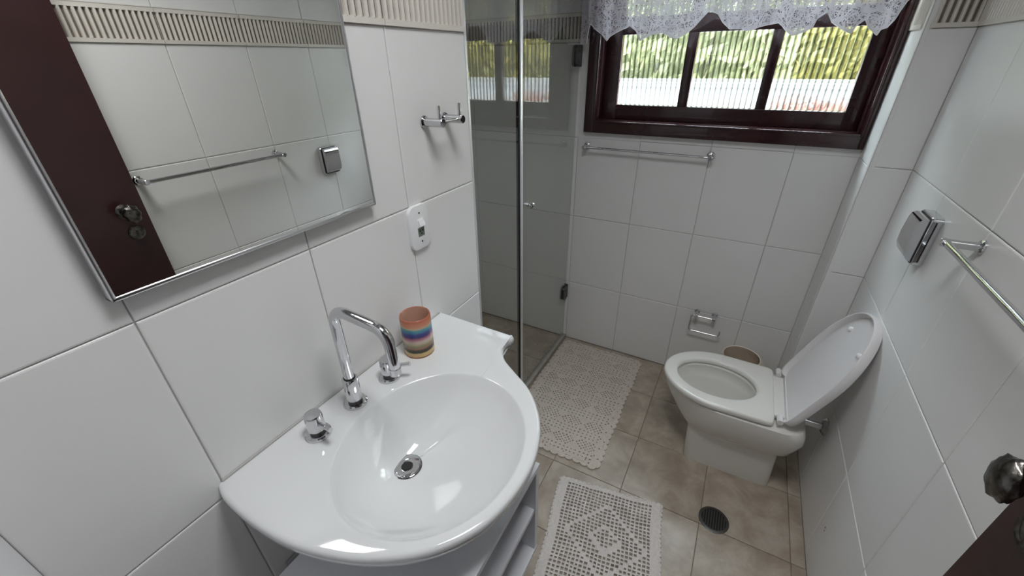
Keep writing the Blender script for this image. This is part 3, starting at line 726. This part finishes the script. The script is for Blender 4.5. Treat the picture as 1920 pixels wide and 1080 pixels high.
# ------------------------------------------------------------------ crochet rugs
def rug(name, loc, ang, w, l, nx, ny, holes, mat, label, scal, seed):
    e = empty(name, loc, label, 'rug', ang); rnd = random.Random(seed)
    cw, cl = w/nx, l/ny; v = []; f = []; idx = {}
    def zz(x, y): return .0082+.0012*math.sin(x*37+y*11)+.0008*math.sin(y*61)
    def wob(x, y): return (.0022*math.sin(y*23+1)+.0012*math.sin(x*71+y*9), .002*math.sin(x*19)+.0012*math.sin(y*83+x*40))
    def vt(i, j):
        if (i, j) not in idx:
            x, y = i*cw, j*cl; a, c = wob(x, y); x += a+rnd.uniform(-.0006, .0006); y += c+rnd.uniform(-.0006, .0006)
            idx[(i, j)] = len(v); v.append((x, y, zz(x, y)+rnd.uniform(0, .0012)))
        return idx[(i, j)]
    for i in range(nx):
        for j in range(ny):
            q = [vt(i, j), vt(i+1, j), vt(i+1, j+1), vt(i, j+1)]
            if not holes(i, j, nx, ny):
                c = [sum(v[k][m] for k in q)/4 for m in (0, 1, 2)]; k = len(v); v.append((c[0], c[1], c[2]+.0022))
                f += [(q[a], q[(a+1) % 4], k) for a in range(4)]; continue
            c = [sum(v[k][m] for k in q)/4 for m in (0, 1, 2)]; s = rnd.uniform(.55, .78); k = len(v)
            for a in q: v.append((c[0]+(v[a][0]-c[0])*s, c[1]+(v[a][1]-c[1])*s*.9, c[2]+.0005))
            f += [(q[a], q[(a+1) % 4], k+(a+1) % 4, k+a) for a in range(4)]
    # downward skirt inside every hole and round the outside gives the yarn its thickness
    me = bpy.data.meshes.new('crochet'); me.from_pydata(v, [], f)
    bm = bmesh.new(); bm.from_mesh(me); bmesh.ops.recalc_face_normals(bm, faces=bm.faces)
    if sum(q.normal.z for q in bm.faces) < 0: bmesh.ops.reverse_faces(bm, faces=bm.faces[:])
    ed = [q for q in bm.edges if q.is_boundary]; r = bmesh.ops.extrude_edge_only(bm, edges=ed)
    for g in r['geom']:
        if isinstance(g, bmesh.types.BMVert): g.co.z = .0005
    bm.to_mesh(me); bm.free()
    for p in me.polygons: p.use_smooth = True
    me.set_sharp_from_angle(angle=math.radians(60))
    obj('crochet', me, mat, e)
    # shell border: a row of fans
    b = B(); per = [((0, 0), (1, 0), w, (0, -1)), ((w, 0), (0, 1), l, (1, 0)), ((w, l), (-1, 0), w, (0, 1)), ((0, l), (0, -1), l, (-1, 0))]
    for st, d, L_, nrm in per:
        n = max(3, round(L_/scal))
        for i in range(n):
            t = (i+.5)*L_/n; x, y = st[0]+d[0]*t, st[1]+d[1]*t; a, c = wob(x, y); rr_ = L_/n*.56
            pts = [(x+a-nrm[0]*.002, y+c-nrm[1]*.002)]
            fan = []
            for k in range(9):
                th = PI*k/8; fan.append((x+a+d[0]*rr_*math.cos(th)*-1+nrm[0]*rr_*.85*math.sin(th), y+c+d[1]*rr_*math.cos(th)*-1+nrm[1]*rr_*.85*math.sin(th)))
            z = .0075+rnd.uniform(-.001, .0015)
            bs = len(b.v)
            b.loft([[(p[0], p[1], .0006) for p in fan], [(p[0], p[1], z) for p in fan], [(x+a+(p[0]-x-a)*.6, y+c+(p[1]-y-c)*.6, z+.002) for p in fan]], True, True)
    b.build('shell_border', mat, e, 50)
    return e
def holes1(i, j, nx, ny):
    if i < 3 or i >= nx-3 or j < 2 or j >= ny-2: return (i*7+j*3) % 11 == 0
    m = j % 13
    if m in (0, 2, 4): return i % 2 == 0                       # eyelet rows
    if m in (6, 7, 8, 9, 10, 11): return (abs(((i+2) % 12)-6) + abs(m-8.5)*1.2 < 6.2) and (i+j) % 2 == 0
    return False
def holes2(i, j, nx, ny):
    if i < 2 or i >= nx-2 or j >= ny-1: return False
    u, v_ = i-nx*.5, j-ny*.62
    dd = abs(u)*1.0+abs(v_)*1.0
    if 9.3 < dd < 10.7 or 3.2 < dd < 4.4: return False
    return True
rug('crochet_rug', (.030, .985, 0), 0, .447, .785, 48, 84, holes1, 'cotton', 'cream crochet rug with scalloped edges by the shower screen', .034, 3)
rug('crochet_rug', (.462, .338, 0), math.radians(9.7), .392, .545, 27, 40, holes2, 'cotton_pale', 'pale crochet mat with open mesh squares in front of the cabinet', .017, 5)

# ------------------------------------------------------------------ door
dr_ = struct(B().rbox(1.160, 1.195, YF-.01, .429, .008, 2.09, .0015).build('door_1', 'door_wood'), 'dark red-brown wooden door standing open by the right wall')
def knob():
    b = B(); n, m = 32, 18; rings = []
    for i in range(m+1):
        t = PI*i/m; r0 = math.sin(t)**.75; x = -.0120*math.cos(t)
        ring = []
        for j in range(n):
            a = 2*PI*j/n; bumpy = 1+.06*math.cos(8*a)*math.sin(t)+.05*math.sin(10*t)*math.cos(4*a)
            ring.append((1.100-x*1.0, .366+.0245*r0*bumpy*math.cos(a), 1.087+.031*r0*bumpy*math.sin(a)))
        rings.append(ring)
    return b.loft(rings)
kn = knob().lathe([(.009, 0), (.008, .02), (.010, .036), (.012, .044)], (1.112, .366, 1.087), (1, 0, 0), 18).build('knob', 'pewter', dr_, 60)
B().lathe([(.026, 0), (.026, .003), (.020, .007), (.012, .008)], (1.160, .366, 1.087), (-1, 0, 0), 32).build('rosette', 'pewter', dr_, 35)
es = B().lathe([(.026, 0), (.026, .002), (.0245, .005), (.021, .0045), (.019, .003), (.006, .004)], (1.160, .374, 1.008), (-1, 0, 0), 36).build('escutcheon', 'pewter', dr_, 35)
B().rbox(1.1552, 1.1562, .371, .377, 1.000, 1.016, .0004, 1).build('keyhole', 'black', es)
